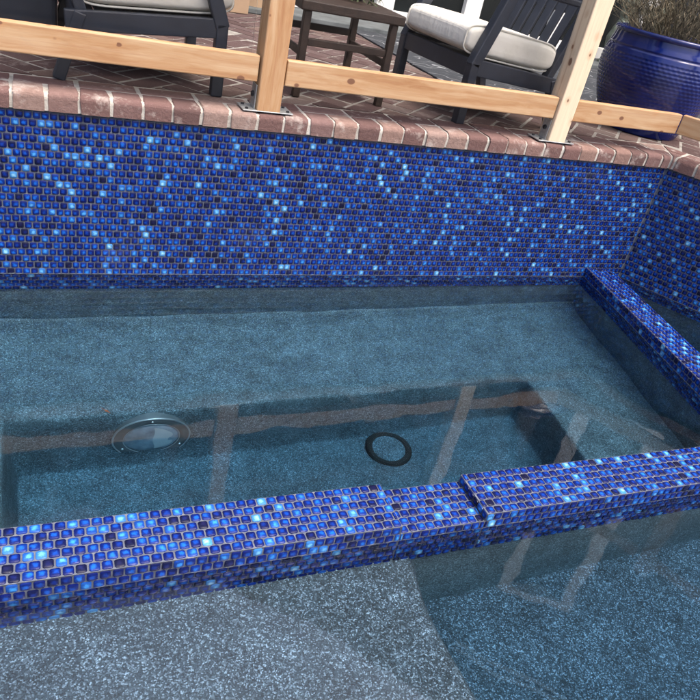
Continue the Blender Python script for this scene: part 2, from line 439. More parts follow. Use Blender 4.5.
# low spa dams
DZ = 2 * PT
def dam(label, O, U, L, Wd, notch=None, front_deep=5, back_deep=5, body_mat=None):
    """U runs along the dam; local +v goes 'back'.  Top at DZ, the spillway notch one course lower"""
    root = empty('spa_wall', (0, 0, 0)); tag(root, label, 'low wall')
    U = Vector(U).normalized(); V = Vector((0, 0, 1)).cross(U); Z = Vector((0, 0, 1)); O = Vector(O)
    def P(a, v, z): return O + U * a + V * v + Z * z
    segs = [(0, L, DZ)] if not notch else [(0, notch[0], DZ), (notch[0], notch[1], PT), (notch[1], L, DZ)]
    bd = MB(); cl = MB()
    for (a0, a1, zt) in segs:
        vs = [P(a, v, z) for z in (-1.1, zt - .006) for (a, v) in ((a0, .006), (a1, .006), (a1, Wd - .006), (a0, Wd - .006))]
        bd.add(vs, [(3, 2, 1, 0), (4, 5, 6, 7), (0, 1, 5, 4), (1, 2, 6, 5), (2, 3, 7, 6), (3, 0, 4, 7)])
        slab(cl, P(0, 0, zt), U, V, a0, a1, 0, Wd)
        tiles(cl, P(0, 0, zt), U, V, a0, a1, 0.0005, Wd - .0005, .003, 0)
        slab(cl, P(0, 0, 0), U, Z, a0, a1, -front_deep * PT, zt - .0005)
        tiles(cl, P(0, 0, 0), U, Z, a0, a1, -front_deep * PT, zt - .0005, .011)
        slab(cl, P(0, Wd, 0), -U, Z, -a1, -a0, -back_deep * PT, zt - .0005)
        tiles(cl, P(0, Wd, 0), -U, Z, -a1, -a0, -back_deep * PT, zt - .0005, .006)
    if notch:
        for a, s in ((notch[0], 1), (notch[1], -1)):
            # little cheek of the notch: one course high, the depth of the wall
            VV = V * s
            base = P(a, 0 if s > 0 else Wd, 0)
            slab(cl, base, VV, Z, 0, Wd, PT, DZ - .0006)
            tiles(cl, base, VV, Z, 0.0005, Wd - .0005, PT + .003, DZ - .0006, .004, PT)
    bd.build('wall_body', M_SPA, root)
    cl.build('tile_cladding', [M_GROUT, M_TILE], root, smooth=True, flat_angle=40)
    return root
du = Vector((1, -.0172, 0)).normalized()
ND_O = Vector((XL, -1.435 + .0172 * 2.4 + .0, 0))       # front face line of the near dam
nx = lambda x: (x - XL) / du.x
dam('long low blue mosaic wall with a spillway notch running across the water nearest the viewer', ND_O, du, nx(2.74), .1545, (nx(1.045), nx(1.300)), 5, 5)
RD_O = Vector((2.805, 0, 0)); RD_U = Vector((-.2, -.98, 0)).normalized()
# along RD_U the local +v (Z x U) points to +x, so the 'front' is the spa side
dam('short low blue mosaic wall running from the tall wall to the right end of the notched wall', RD_O, RD_U, 1.325, .148, None, 5, 5)

# ------------------------------------------------------- plaster floors
def sm(x, a, bb):
    t = np.clip((x - a) / (bb - a), 0, 1); return t * t * (3 - 2 * t)
def grid(name, xs, ys, zf, mat, xmap=None, label=None):
    X, Y = np.meshgrid(xs, ys, indexing='ij')
    if xmap is not None: X = xmap(X, Y)
    Z = zf(X, Y)
    n, m = X.shape
    v = np.stack([X, Y, Z], -1).reshape(-1, 3)
    idx = np.arange(n * m).reshape(n, m)
    f = np.stack([idx[:-1, :-1], idx[1:, :-1], idx[1:, 1:], idx[:-1, 1:]], -1).reshape(-1, 4)
    me = bpy.data.meshes.new(name); me.from_pydata(v.tolist(), [], f.tolist()); me.materials.append(mat)
    me.polygons.foreach_set('use_smooth', [True] * len(me.polygons)); me.update()
    o = bpy.data.objects.new(name, me); COL.objects.link(o)
    tag(o, label, 'pool floor', kind='structure')
    return o
ZB, ZF = -.45, -.745
def spa_z(X, Y):
    wob = .006 * np.sin(X * 7 + 1) * np.sin(Y * 9) + .004 * np.sin(X * 17) * np.sin(Y * 13 + 2)
    e = .022
    inx = sm(X, .127 - e, .127 + e) * (1 - sm(X, 2.14 - e + (Y + .55) * .10, 2.14 + e + (Y + .55) * .10))
    iny = (1 - sm(Y, -.558 - e, -.558 + e + .012)) * sm(Y, -1.03 - e, -1.03 + e)
    z = ZB + (ZF - ZB) * inx * iny + wob
    cove = .07 * (1 - sm(-Y, -.005, .085)) ** 2
    return z + cove
xs = np.concatenate([np.arange(XL, 0, .05), np.arange(0, .26, .006), np.arange(.26, 2.04, .03), np.arange(2.04, 2.24, .006), np.arange(2.24, 2.9, .03)])
ys = np.concatenate([np.arange(-1.40, -1.07, .03), np.arange(-1.07, -.99, .006), np.arange(-.99, -.62, .03), np.arange(-.62, -.5, .005), np.arange(-.5, -.12, .03), np.arange(-.12, .02, .008)])
damc = lambda Y: 2.79 - .2 / .98 * (-Y) + .07
grid('spa_floor', xs, ys, spa_z, M_SPA, lambda X, Y: np.minimum(X, damc(Y)), 'speckled grey plaster spa floor with bench ledges and a sunken footwell')
def pool_z(X, Y):
    edge = 1.086 + .55 * np.maximum(Y + 1.70, 0) ** 2 + .006 * np.sin(Y * 9)
    e = .03
    s = sm(X, edge - e * .9, edge + e * 3.2)
    z = -.113 + (-.45 + .113) * s + .005 * np.sin(X * 6) * np.sin(Y * 7 + 1)
    return z
xs = np.concatenate([np.arange(XL, 1.0, .05), np.arange(1.0, 1.4, .008), np.arange(1.4, 6.5, .08)])
ys = np.concatenate([np.arange(-5, -2.4, .1), np.arange(-2.4, -1.37, .012)])
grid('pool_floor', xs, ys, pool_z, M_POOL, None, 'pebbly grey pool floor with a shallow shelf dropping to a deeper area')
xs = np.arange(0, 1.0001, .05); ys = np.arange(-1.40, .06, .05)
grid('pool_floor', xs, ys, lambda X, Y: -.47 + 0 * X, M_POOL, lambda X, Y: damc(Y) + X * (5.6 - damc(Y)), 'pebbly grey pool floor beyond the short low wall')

# water: one closed body
b = MB(); b.box((XL, -5.0, -1.05), (5.5, .16, 0.0)); wt = b.build('water', M_WATER)
tag(wt, 'still clear pool water over the grey plaster', 'water', kind='structure')

# ------------------------------------------------------------- brickwork
def to_turn(a, n):   # a along the turned wall, n away from the pool
    return O2 + TD * a - TN * n
BIS = (Vector((0, 1, 0)) - TN).normalized()           # corner bisector away from the pool
SPL = Vector((BIS.y, -BIS.x, 0))                       # points to the turned side
cop = empty('brick_coping', (0, 0, 0))
tag(cop, 'weathered red brick coping with white mortar joints along the top of the blue walls', 'coping')
def clipped(bm_list_fn, planes):
    bm = bmesh.new(); bm_list_fn(bm)
    for co, no in planes:
        bmesh.ops.bisect_plane(bm, geom=bm.verts[:] + bm.edges[:] + bm.faces[:], plane_co=co, plane_no=no, clear_outer=True, dist=1e-6)
        ed = [e for e in bm.edges if e.is_boundary]
        if ed: bmesh.ops.holes_fill(bm, edges=ed, sides=0)
    return bm
def brick_bm(lo, hi, M, bevel, jit):
    bm = bmesh.new(); bmesh.ops.create_cube(bm, size=1)
    for v in bm.verts:
        v.co = Vector([lo[i] + (v.co[i] + .5) * (hi[i] - lo[i]) + random.uniform(-jit, jit) for i in range(3)])
    bmesh.ops.bevel(bm, geom=list(bm.edges), offset=bevel, segments=2, affect='EDGES', profile=.6)
    bm.transform(M); return bm
def nose_bm(x0, x1, y0, y1, z0, z1, M, rad, bev, jit):
    """coping brick with a rounded front top edge (profile in y-z, extruded along x)"""
    bm = bmesh.new()
    pf = [(y0, z0)] + [(y0 + rad - rad * math.cos(a), z1 - rad + rad * math.sin(a)) for a in [math.pi / 2 * k / 5 for k in range(6)]] + [(y1, z1), (y1, z0)]
    A = [bm.verts.new((x0 + random.uniform(-jit, jit), y, z)) for y, z in pf]; B = [bm.verts.new((x1 + random.uniform(-jit, jit), y, z)) for y, z in pf]
    n = len(pf)
    bm.faces.new(A); bm.faces.new(B[::-1])
    for i in range(n):
        j = (i + 1) % n; bm.faces.new((A[j], A[i], B[i], B[j]))
    bmesh.ops.recalc_face_normals(bm, faces=bm.faces[:])
    if bev:
        ed = [e for f in bm.faces if len(f.verts) > 4 for e in f.edges]
        bmesh.ops.bevel(bm, geom=list(set(ed)), offset=bev, segments=2, affect='EDGES', profile=.6)
    bm.transform(M); return bm
def put(mb, bm, planes, mat=0):
    for co, no in planes:
        if not bm.verts: break
        side = [(v.co - co).dot(no) for v in bm.verts]
        if max(side) <= 0: continue
        if min(side) >= 0: bm.free(); return
        bmesh.ops.bisect_plane(bm, geom=bm.verts[:] + bm.edges[:] + bm.faces[:], plane_co=co, plane_no=no, clear_outer=True, dist=1e-6)
        ed = [e for e in bm.edges if e.is_boundary]
        if ed: bmesh.ops.holes_fill(bm, edges=ed, sides=0)
    mb.bm(bm, None, mat, (random.random(), random.random(), random.random()))
mortb = MB(); bk = MB()
P0 = O2
MA = Matrix.Identity(4)
MBm = Matrix(((TD.x, -TN.x, 0, O2.x), (TD.y, -TN.y, 0, O2.y), (0, 0, 1, 0), (0, 0, 0, 1)))
cA = [(P0 - SPL * .006, SPL)]; cB = [(P0 + SPL * .006, -SPL)]
N0 = round((XL - .178) / .1)
for M, planes, r0, r1, off in ((MA, cA, N0, 36, .178 - .1037 * 0), (MBm, cB, -4, 26, .03)):
    for i in range(r0, r1):
        x = off + i * .1
        j = random.uniform(-.002, .002)
        put(bk, nose_bm(x + .0058 + j, x + .0942 + j, -.017 + random.uniform(-.0025, .0025), .082, H, D + random.uniform(-.0018, .0018), M, .020, .0040, .0028), planes)
    for i in range(r0 // 2 - 1, r1 // 2 + 1):
        x = off + i * .2 + (.1 if False else 0)
        put(bk, brick_bm((x + .0058, .0945, H + .01), (x + .1942, .180, D + random.uniform(-.002, .002)), M, .006, .0016), planes)
def mort(M, planes, lo, hi):
    bm = bmesh.new(); bmesh.ops.create_cube(bm, size=1)
    for v in bm.verts: v.co = M @ Vector([lo[i] + (v.co[i] + .5) * (hi[i] - lo[i]) for i in range(3)])
    put(mortb, bm, planes)
put(mortb, nose_bm(XL, 3.7, -.0125, .085, H + .001, D - .0038, MA, .019, 0, 0), [(P0, SPL)])
put(mortb, nose_bm(-.6, 2.6, -.0125, .085, H + .001, D - .0038, MBm, .019, 0, 0), [(P0, -SPL)])
mort(MA, [(P0, SPL)], (XL, .05, H + .001), (3.7, .1915, D - .0028))
mort(MBm, [(P0, -SPL)], (-.6, .05, H + .0005), (2.6, .1915, D - .0028))
bk.build('bricks', M_BRICK, cop); mortb.build('mortar_bed', M_MORTAR, cop)

# herringbone terrace
dk = MB()
ang = Matrix.Rotation(R(45), 4, 'Z')
bw = .1045
def deck_planes(side):
    if side == 'A': return [(Vector((0, .192, 0)), Vector((0, -1, 0))), (P0 - SPL * .0, SPL)]
    return [(P0 - TN * .192, TN), (P0, -SPL)]
for n in range(-45, 75):
    for m in range(-30, 30):
        for kind in (0, 1):
            if kind == 0: x0, y0, x1, y1 = n + 4 * m, n, n + 4 * m + 2, n + 1
            else: x0, y0, x1, y1 = n + 3 + 4 * m, n, n + 4 + 4 * m, n + 2
            cxy = ang @ Vector(((x0 + x1) / 2 * bw, (y0 + y1) / 2 * bw, 0))
            if not (-1.6 < cxy.x < 6.6 and -1.2 < cxy.y < 3.0): continue
            sA = (cxy - P0).dot(SPL) < 0
            if sA and cxy.y < .02: continue
            if (not sA) and (cxy - P0).dot(-TN) < .02: continue
            if cxy.x > 5.4 and cxy.y < 0: continue
            gp = .0066 + random.uniform(-.001, .001)
            fine = cxy.y < 1.6
            if fine:
                bmx = brick_bm((x0 * bw + gp, y0 * bw + gp, D - .05), (x1 * bw - gp, y1 * bw - gp, D - .001 + random.uniform(-.002, .002)), ang, .004, .0015)
            else:
                bmx = bmesh.new(); bmesh.ops.create_cube(bmx, size=1)
                for v in bmx.verts:
                    lo = (x0 * bw + gp, y0 * bw + gp, D - .05); hi = (x1 * bw - gp, y1 * bw - gp, D - .001 + random.uniform(-.001, .001))
                    v.co = ang @ Vector([lo[i] + (v.co[i] + .5) * (hi[i] - lo[i]) for i in range(3)])
            put(dk, bmx, deck_planes('A' if sA else 'B'))
# mortar bed under it
for pl, lo, hi in ((deck_planes('A'), (XL, .1, D - .2), (7.5, 6, D - .0035)), (deck_planes('B'), (2.6, -2.0, D - .2), (7.5, 6, D - .0035))):
    bm = bmesh.new(); bmesh.ops.create_cube(bm, size=1)
    for v in bm.verts: v.co = Vector([lo[i] + (v.co[i] + .5) * (hi[i] - lo[i]) for i in range(3)])
    put(dk, bm, pl, 1)
o = dk.build('terrace', [M_DECK, M_MORTAR2]); tag(o, 'herringbone red brick terrace behind the coping', 'terrace', kind='structure')

# ------------------------------------------------------------------ fence
fence = empty('wooden_fence', (0, .04, D))
tag(fence, 'raw timber safety fence of square posts and low rails bolted to the brick coping', 'fence')
def board(name, lo, hi, mat, parent, loc, rot=(0, 0, 0), bevel=.004):
    m = MB(); m.box(lo, hi, bevel); o = m.build(name, mat, parent); o.location = loc; o.rotation_euler = rot
    return o
def post(x, y, rz, mat, label=None, tilt=0):
    """board grain runs along local X, so the post is built lying down and stood up"""
    p = board('post', (0, -.0445, -.0445), (.98, .0445, .0445), mat, fence, (x, y - .04, 0.004), (0, -math.pi / 2, rz), .005)
    if label: p['label'] = label
    # galvanised base: flat foot plate and two upright tabs
    g = MB()
    g.box((0.0005, -.047, -.095), (.0045, .047, .095), .0012)
    for s in (-1, 1):
        z0, z1 = sorted((s * .046, s * .050)); g.box((0.005, -.026, z0), (.088, .026, z1), .0012)
    br = g.build('post_bracket', M_GALV, p)
    for s in (-1, 1):
        bl = MB(); bl.lathe([(0.0, .0085), (.0085, .0085), (.010, .006), (.010, 0)], 6, Matrix.Translation((.052, 0, s * .050)) @ (Matrix.Identity(4) if s > 0 else Matrix.Rotation(math.pi, 4, 'X')))
        bl.build('bolt', M_BOLT, p)
        for yy in (-.03, .028):
            bl = MB(); bl.lathe([(0, .005), (.006, .005), (.007, 0)], 8, Matrix.Translation((.0045, yy, s * .078)) @ Matrix.Rotation(math.pi / 2, 4, 'Y'))
            bl.build('screw', M_BOLT, p)
    return p
post(1.017, .0415, R(1), M_WOOD, 'honey coloured post beside the side table')
post(2.334, .038, R(-2), M_WOOD_LIT, 'post with sunlit brightness in its colour, in front of the blue pot and the right chair')
tp = to_turn(.80, .05); post(tp.x, tp.y, math.atan2(TD.y, TD.x), M_WOOD)
post(-.30, .0415, 0, M_WOOD)
def rail(name, x0, x1, z, dz0=0, label=None, mat=None):
    m = MB(); L = x1 - x0
    m.box((0, -.019, 0), (L, .019, .0885), .004)
    o = m.build(name, mat or M_WOOD, fence); o.location = (x0, .026 - .04, z); 
    if label: o['label'] = label
    return o
rail('rail', -.252, .966, .103); rail('rail', 1.068, 2.283, .100); rail('rail', 2.386, 3.012, .098)
rail('rail', -.252, .966, .80); rail('rail', 1.068, 2.283, .80); rail('rail', 2.386, 3.012, .80)
for z in (.098, .80):
    for a0, a1 in ((-.010, .745), (.855, 2.1)):
        m = MB(); m.box((0, -.019, 0), (a1 - a0, .019, .0885), .004); o = m.build('rail', M_WOOD, fence)
        q = to_turn(a0, .026); q.x -= .027 if a0 < 0 else .02
        o.location = (q.x, q.y - .04, z + (.0005 if a0 < 0 else 0)); o.rotation_euler = (0, 0, math.atan2(TD.y, TD.x))
for x0, x1 in ((-.25, .948), (1.075, 2.278), (2.395, 2.985)):
    m = MB(); m.box((x0, .0575 - .04, .135), (x1, .0605 - .04, .86)); m.build('screen_panel', M_TINT, fence)

# ------------------------------------------------------------------ chairs
def make_chair():
    root = empty('lounge_chair', (0, 0, 0))
    W = .285
    for s in (-1, 1):
        y = s * (W - .021)
        m = MB()
        m.bar((-.279, y, 0), (-.279, y, .25), .042, .042, .004, up=(1, 0, 0))
        m.build('leg', M_NAVY, root)
        m = MB(); m.bar((-.281, y, .235), (-.165, y, .545), .042, .050, .005, up=(1, 0, 0)); m.build('arm_support', M_NAVY, root)
        m = MB(); m.bar((.262, y, 0), (.192, y, .22), .040, .040, .004, up=(1, 0, 0)); m.build('leg', M_NAVY, root)
        m = MB(); m.bar((-.20, y, .555), (.36, y, .525), .065, .026, .006); m.build('armrest', M_NAVY, root)
        m = MB(); m.bar((-.262, s * (W - .018), .232), (.24, s * (W - .018), .190), .026, .066, .004); m.build('side_rail', M_NAVY, root)
    m = MB(); m.bar((-.279, -W + .042, .226), (-.279, W - .042, .226), .030, .072, .004); m.build('front_rail', M_NAVY, root)
    m = MB(); m.bar((.20, -W + .04, .19), (.20, W - .04, .19), .030, .06, .004); m.build('rear_rail', M_NAVY, root)
    for k in range(7):
        x = -.235 + k * .068
        m = MB(); m.bar((x, -W + .032, .238 - k * .0052), (x, W - .032, .238 - k * .0052), .065, .014, .003); m.build('seat_slat', M_NAVY, root)
    # reclined slatted back
    bx0, bz0, bx1, bz1 = .185, .215, .40, .80
    dx, dz = bx1 - bx0, bz1 - bz0
    for s in (-1, 1):
        m = MB(); m.bar((bx0, s * (W - .055), bz0), (bx1, s * (W - .055), bz1), .042, .036, .004, up=(1, 0, 0)); m.build('back_stile', M_NAVY, root)
    for tt in (.12, .50, .97):
        m = MB(); xx = bx0 + dx * tt; zz = bz0 + dz * tt
        m.bar((xx, -W + .07, zz), (xx, W - .07, zz), .026, .05, .004, up=(dx, 0, dz)); m.build('back_rail', M_NAVY, root)
    for k in range(6):
        y = -.165 + k * .066
        m = MB(); m.bar((bx0 + dx * .1 - .014, y, bz0 + dz * .1 + .004), (bx1 - .014, y, bz1 + .004), .050, .012, .003, up=(1, 0, 0)); m.build('back_slat', M_NAVY, root)
    # cushion: a soft box with a rolled front
    b = bmesh.new(); bmesh.ops.create_grid(b, x_segments=20, y_segments=18, size=1); g = list(b.verts)
    b.free()
    m = MB(); nx_, ny_ = 26, 22; vs = []; fs = []
    hx, hy, hz = .262, .241, .061
    cx = -.062
    def surf(a, c):
        # superellipsoid-like pillow box
        def p(x, e): return math.copysign(abs(x) ** e, x)
        ca, sa, cc, sc = math.cos(a), math.sin(a), math.cos(c), math.sin(c)
        x = hx * p(ca, .62) * p(cc, .20); z = hz * p(sa, .62)
        return x, z
    n1, n2 = 72, 41
    for j in range(n2):
        tj = math.sin(math.pi / 2 * (-1 + 2 * j / (n2 - 1)))
        yy = math.copysign(abs(tj) ** .6, tj) if False else tj
        sq = max(0, 1 - abs(yy) ** 10) ** (1 / 3.2)                   # ends close like a boxed cushion
        for i in range(n1):
            a = 2 * math.pi * i / n1
            ca, sa = math.cos(a), math.sin(a)
            ex = .30 if ca > 0 else .42
            x = hx * math.copysign(abs(ca) ** ex, ca); z = hz * math.copysign(abs(sa) ** .42, sa)
            kx = .92 + .08 * sq; kz = .62 * sq + .38 * (sq > 0)
            if sq <= 0: kx = .9; kz = .34
            pz = 1 + .10 * math.cos(yy * 1.4) * max(0, sa) - .03
            vs.append((cx + x * kx, yy * hy, z * kz * pz))
        
    for j in range(n2 - 1):
        for i in range(n1):
            l = (i + 1) % n1
            fs.append((j * n1 + i, j * n1 + l, (j + 1) * n1 + l, (j + 1) * n1 + i))
    fs.append(tuple(range(n1))); fs.append(tuple((n2 - 1) * n1 + i for i in range(n1))[::-1])
    tilt = Matrix.Translation((0, 0, .310)) @ Matrix.Rotation(R(4.6), 4, 'Y')
    m.add([tilt @ Vector(v) for v in vs], fs)
    cu = m.build('seat_cushion', M_FAB, root, smooth=True, flat_angle=55)
    for yy in (-.222, .222):
        pm = MB(); pts = []
        for i in range(48):
            a = 2 * math.pi * i / 48; ca, sa = math.cos(a), math.sin(a)
            ex = .30 if ca > 0 else .42
            pts.append(tilt @ Vector((cx + hx * math.copysign(abs(ca) ** ex, ca) * .995, yy, hz * math.copysign(abs(sa) ** .42, sa) * .99)))
        pm.tube(pts, .0042, 6, closed=True)
        pm.build('piping', M_FAB, cu, smooth=True)
    return root
chR = make_chair()
a8 = R(-7)
def rotv(x, y, a): return (x * math.cos(a) - y * math.sin(a), x * math.sin(a) + y * math.cos(a))
ox, oy = rotv(-.279, -.264, -a8)
chR.location = (1.922 - ox, .172 - oy, D); chR.rotation_euler = (0, 0, -a8)
chL = copy_tree(chR)
chL.location = (.585, .445, D); chL.rotation_euler = (0, 0, math.pi)
tag(chR, 'charcoal slatted lounge chair with a cream cushion on the patterned rug, facing the side table', 'chair', 'lounge chairs on the terrace')
tag(chL, 'charcoal lounge chair with a cream cushion behind the left end of the fence rail', 'chair', 'lounge chairs on the terrace')

# covered ottoman in the far left
ot = empty('ottoman', (.04, .80, D))
tag(ot, 'dark padded ottoman tucked beside the left lounge chair', 'ottoman')
m = MB(); m.box((-.26, -.25, .07), (.30, .25, .30), .02, seg=3); m.build('body', M_NAVY, ot)
m = MB(); m.box((-.27, -.26, .303), (.31, .26, .40), .035, seg=4); m.build('padded_top', M_NAVY, ot, smooth=True)
for sx in (-.22, .26):
    for sy in (-.21, .21):
        m = MB(); m.box((sx - .02, sy - .02, 0), (sx + .02, sy + .02, .075), .003); m.build('leg', M_NAVY, ot)

# --------------------------------------------------------------- side table
tb = empty('side_table', (1.412, .525, D), R(-1))
tag(tb, 'dark brown wooden side table with low stretchers between the two chairs', 'table')
hx, hy = .186, .212
m = MB(); m.box((-hx - .035, -hy - .03, .325), (hx + .035, hy + .03, .362), .005); m.build('table_top', M_BROWN, tb)
for sx in (-1, 1):
    for sy in (-1, 1):
        m = MB(); m.box((sx * hx - .015, sy * hy - .015, 0), (sx * hx + .015, sy * hy + .015, .3245), .003); m.build('leg', M_BROWN, tb)
for sy in (-1, 1):
    m = MB(); m.box((-hx + .0155, sy * hy - .010, .198), (hx - .0155, sy * hy + .010, .226), .003); m.build('stretcher', M_BROWN, tb)
for sx in (-1, 1):
    m = MB(); m.box((sx * hx - .010, -hy + .0155, .155), (sx * hx + .010, hy - .0155, .182), .003); m.build('stretcher', M_BROWN, tb)

# plant on the table
tpt = empty('potted_plant', (1.50, .60, D + .3625))
tag(tpt, 'small trailing green plant in a dark bowl on the side table', 'plant')
m = MB(); m.lathe([(0, 0), (.055, 0), (.065, .012), (.082, .07), (.086, .085), (.078, .085), (.070, .07), (0, .068)], 28); m.build('bowl', M_BLACK, tpt, smooth=True, flat_angle=40)
m = MB()
def leaf(mb, p, d, L, wd, r):
    d = Vector(d).normalized(); s = d.cross(Vector((random.uniform(-1, 1), random.uniform(-1, 1), .6))).normalized(); p = Vector(p)
    up = s.cross(d)
    mb.add([p, p + d * L * .5 + s * wd / 2 + up * wd * .12, p + d * L, p + d * L * .5 - s * wd / 2 + up * wd * .12], [(0, 1, 2, 3)], 0, (0, 0, r))
for k in range(70):
    a = random.uniform(0, 2 * math.pi); r = random.uniform(.0, .07); L = random.uniform(.07, .16)
    p0 = Vector((r * math.cos(a), r * math.sin(a), .068)); out = Vector((math.cos(a), math.sin(a), 0))
    pts = [p0 + out * L * t + Vector((0, 0, .10 * t - .16 * t * t)) for t in (0, .35, .7, 1)]
    rr = random.random()
    m.tube(pts, .0016, 4, r2=.0007, attr=(0, 0, rr))
    for q in range(9):
        t = q / 8; pp = p0 + out * L * t + Vector((0, 0, .10 * t - .16 * t * t))
        leaf(m, pp, (random.uniform(-1, 1), random.uniform(-1, 1), random.uniform(-.3, .8)), random.uniform(.015, .03), .009, random.random())
m.build('foliage', M_GREEN, tpt)

# ------------------------------------------------------------ big blue pot
pot = empty('planter', (3.235, .475, D))
tag(pot, 'large cobalt blue glazed planter with dimpled bands behind the right fence rail', 'planter')
prof = []
def pr(z):
    t = z / .455
    return .205 + .105 * math.sin(min(1, t * 1.08) * math.pi * .62) - (.028 * max(0, (t - .62) / .38) ** 1.5)
nz = 132
for k in range(nz + 1):
    z = .455 * k / nz; prof.append((pr(z), z))
def rad(r, z, a, k):
    if .035 < z < .365:
        row = math.floor(z / .0172)
        rib = .0009 * math.cos((z / .0172) * 2 * math.pi)
        dm = max(0, math.cos(a * 74 + (row % 2) * math.pi)) * max(0, math.sin((z / .0172 % 1) * math.pi))
        return r + rib - .0026 * dm
    if .385 < z < .395: return r - .004
    return r
m = MB(); m.lathe([(0, 0.001), (pr(0) - .01, 0.001)] + prof, 372, None, 0, rad); m.build('pot_body', M_POT, pot, smooth=True)
m = MB(); rt = pr(.455)
m.lathe([(rt - .003, .447), (rt + .010, .452), (rt + .014, .463), (rt + .008, .474), (rt - .012, .474), (rt - .02, .460), (rt - .022, .40)], 72); m.build('rim', M_POT, pot, smooth=True)
m = MB(); m.lathe([(0, .425), (.14, .428), (rt - .015, .422)], 40, None, 0, lambda r, z, a, k: r); m.build('soil', M_SOIL, pot)

sh = empty('dry_shrub', (3.235, .475, D + .426))
tag(sh, 'dry brown lavender shrub growing in the big blue planter', 'shrub')
m = MB(); st = MB()
for k in range(330):
    a = random.uniform(0, 2 * math.pi); r = .24 * math.sqrt(random.random()) * .9
    p0 = Vector((r * math.cos(a), r * math.sin(a), 0)); L = random.uniform(.16, .52)
    lean = Vector((math.cos(a) * r * 2.6 + random.gauss(0, .30), math.sin(a) * r * 2.6 + random.gauss(0, .30), 1)).normalized()
    cv = Vector((random.gauss(0, .12), random.gauss(0, .12), -.05))
    pts = [p0 + lean * L * t + cv * t * t for t in (0, .25, .5, .75, 1)]
    rr = random.random()
    st.tube(pts, .0020, 3, r2=.0008, attr=(0, 0, rr))
    for q in range(16):
        t = .15 + .85 * q / 15; pp = p0 + lean * L * t + cv * t * t
        leaf(m, pp, lean + Vector((random.gauss(0, .7), random.gauss(0, .7), .3)), random.uniform(.018, .042), random.uniform(.003, .006), random.random())
for k in range(3):
    pts = [Vector((-.12 + .03 * k, -.05, 0)), Vector((-.19 + .03 * k, -.06, .14)), Vector((-.17 - .03 * k, -.02, .26)), Vector((-.26 + .05 * k, -.04, .40))]
    st.tube(pts, .0035, 5, r2=.0016, attr=(0, 0, .8))
m.build('foliage', M_DRY, sh); st.build('stem', M_DRY, sh)

# ------------------------------------------------ rug, boxes, ornaments
m = MB(); m.box((2.30, .80, D + .0005), (4.75, 2.62, D + .009), .003); o = m.build('rug', M_RUG)
tag(o, 'dark outdoor rug with pale swirling lines under the right lounge chair', 'rug')
def carton(label, x, y, sx, sy, h, rz):
    r_ = empty('cardboard_box', (x, y, D), rz); tag(r_, label, 'box')
    m = MB(); m.box((-sx / 2, -sy / 2, 0.001), (sx / 2, sy / 2, h), .003); m.build('carton_body', M_CARD, r_)
    for s in (-1, 1):
        m = MB(); m.bar((0, s * sy * .26, h + .003), (0.0001, s * sy * .26, h + .003), .01, .01) if False else m.box((-sx / 2, s * sy * .255 - sy * .24, h + .001), (sx / 2, s * sy * .255 + sy * .24, h + .005), .001)
        m.build('flap', M_CARD, r_)
carton('larger brown cardboard box on the terrace behind the left post', 1.43, 2.46, .22, .22, .30, R(8))
carton('smaller brown cardboard box behind the larger one near the left post', 1.64, 2.60, .16, .16, .24, R(-5))
for k, (x, y, s_, lab) in enumerate(((4.86, 2.66, 1.0, 'mossy stone baluster ornament by the glass door, left of the pair'), (5.16, 2.62, .86, 'shorter mossy stone baluster ornament by the glass door, right of the pair'))):
    ob = empty('stone_ornament', (x, y, D)); tag(ob, lab, 'ornament')
    m = MB(); m.lathe([(r_ * s_, z * s_) for r_, z in ((0, 0), (.10, 0), (.10, .05), (.07, .07), (.055, .10), (.085, .17), (.095, .24), (.07, .32), (.04, .40), (.055, .44), (.045, .47))], 24); m.build('baluster', M_ORN, ob, smooth=True, flat_angle=35)
    m = MB(); m.lathe([(r_ * s_, z * s_) for r_, z in ((.03, .468), (.06, .49), (.075, .54), (.06, .60), (.025, .635), (0, .65))], 24); m.build('finial', M_ORN, ob, smooth=True)

# ------------------------------------------------ underwater fittings
lt = empty('pool_light', (.575, -.553, -.592))
tag(lt, 'round steel underwater light set in the face of the spa bench', 'pool light')
MY = Matrix.Rotation(math.pi / 2, 4, 'X')      # lathe axis z -> -y
m = MB(); m.lathe([(.095, .003), (.0965, .0075), (.099, .0085), (.127, .0080), (.1305, .0062), (.1325, .001), (.133, -.03)], 64, MY); m.build('face_ring', M_BEZEL, lt, smooth=True, flat_angle=28)
m = MB(); m.tube([(.1315 * math.cos(a), -.0055, .1315 * math.sin(a)) for a in [2 * math.pi * k / 72 for k in range(72)]], .0036, 8, closed=True); m.build('rim', M_STEEL, lt, smooth=True)
m = MB(); m.tube([(.0965 * math.cos(a), -.0075, .0965 * math.sin(a)) for a in [2 * math.pi * k / 72 for k in range(72)]], .0018, 8, closed=True); m.build('lens_seal', M_STEEL, lt, smooth=True)
for k in range(3):
    a = math.pi * (.5 + 2 * k / 3); m = MB(); m.lathe([(0, .0105), (.0035, .0105), (.0045, .0085)], 10, Matrix.Translation((.1135 * math.cos(a), 0, .1135 * math.sin(a))) @ MY); m.build('screw', M_STEEL, lt)
m = MB(); m.lathe([(0, .013), (.03, .0125), (.06, .011), (.085, .008), (.096, .003)], 48, MY); m.build('lens', M_LENS, lt, smooth=True)
m = MB(); vs = []; fs = []  # pale curved sheet laid over the right half of the lens front
def lens_y(r): return -(.0135 - .0095 * (r / .096) ** 2.4)
for i in range(13):
    x = .006 + .062 * i / 12; top = math.sqrt(.078 ** 2 - x * x) * (1 - .25 * i / 12); bot = -math.sqrt(.082 ** 2 - x * x)
    for j in range(13):
        z = bot + (top - bot) * j / 12; vs.append((x + .004 * math.sin(j * .8), lens_y(math.hypot(x, z)) - .0008, z))
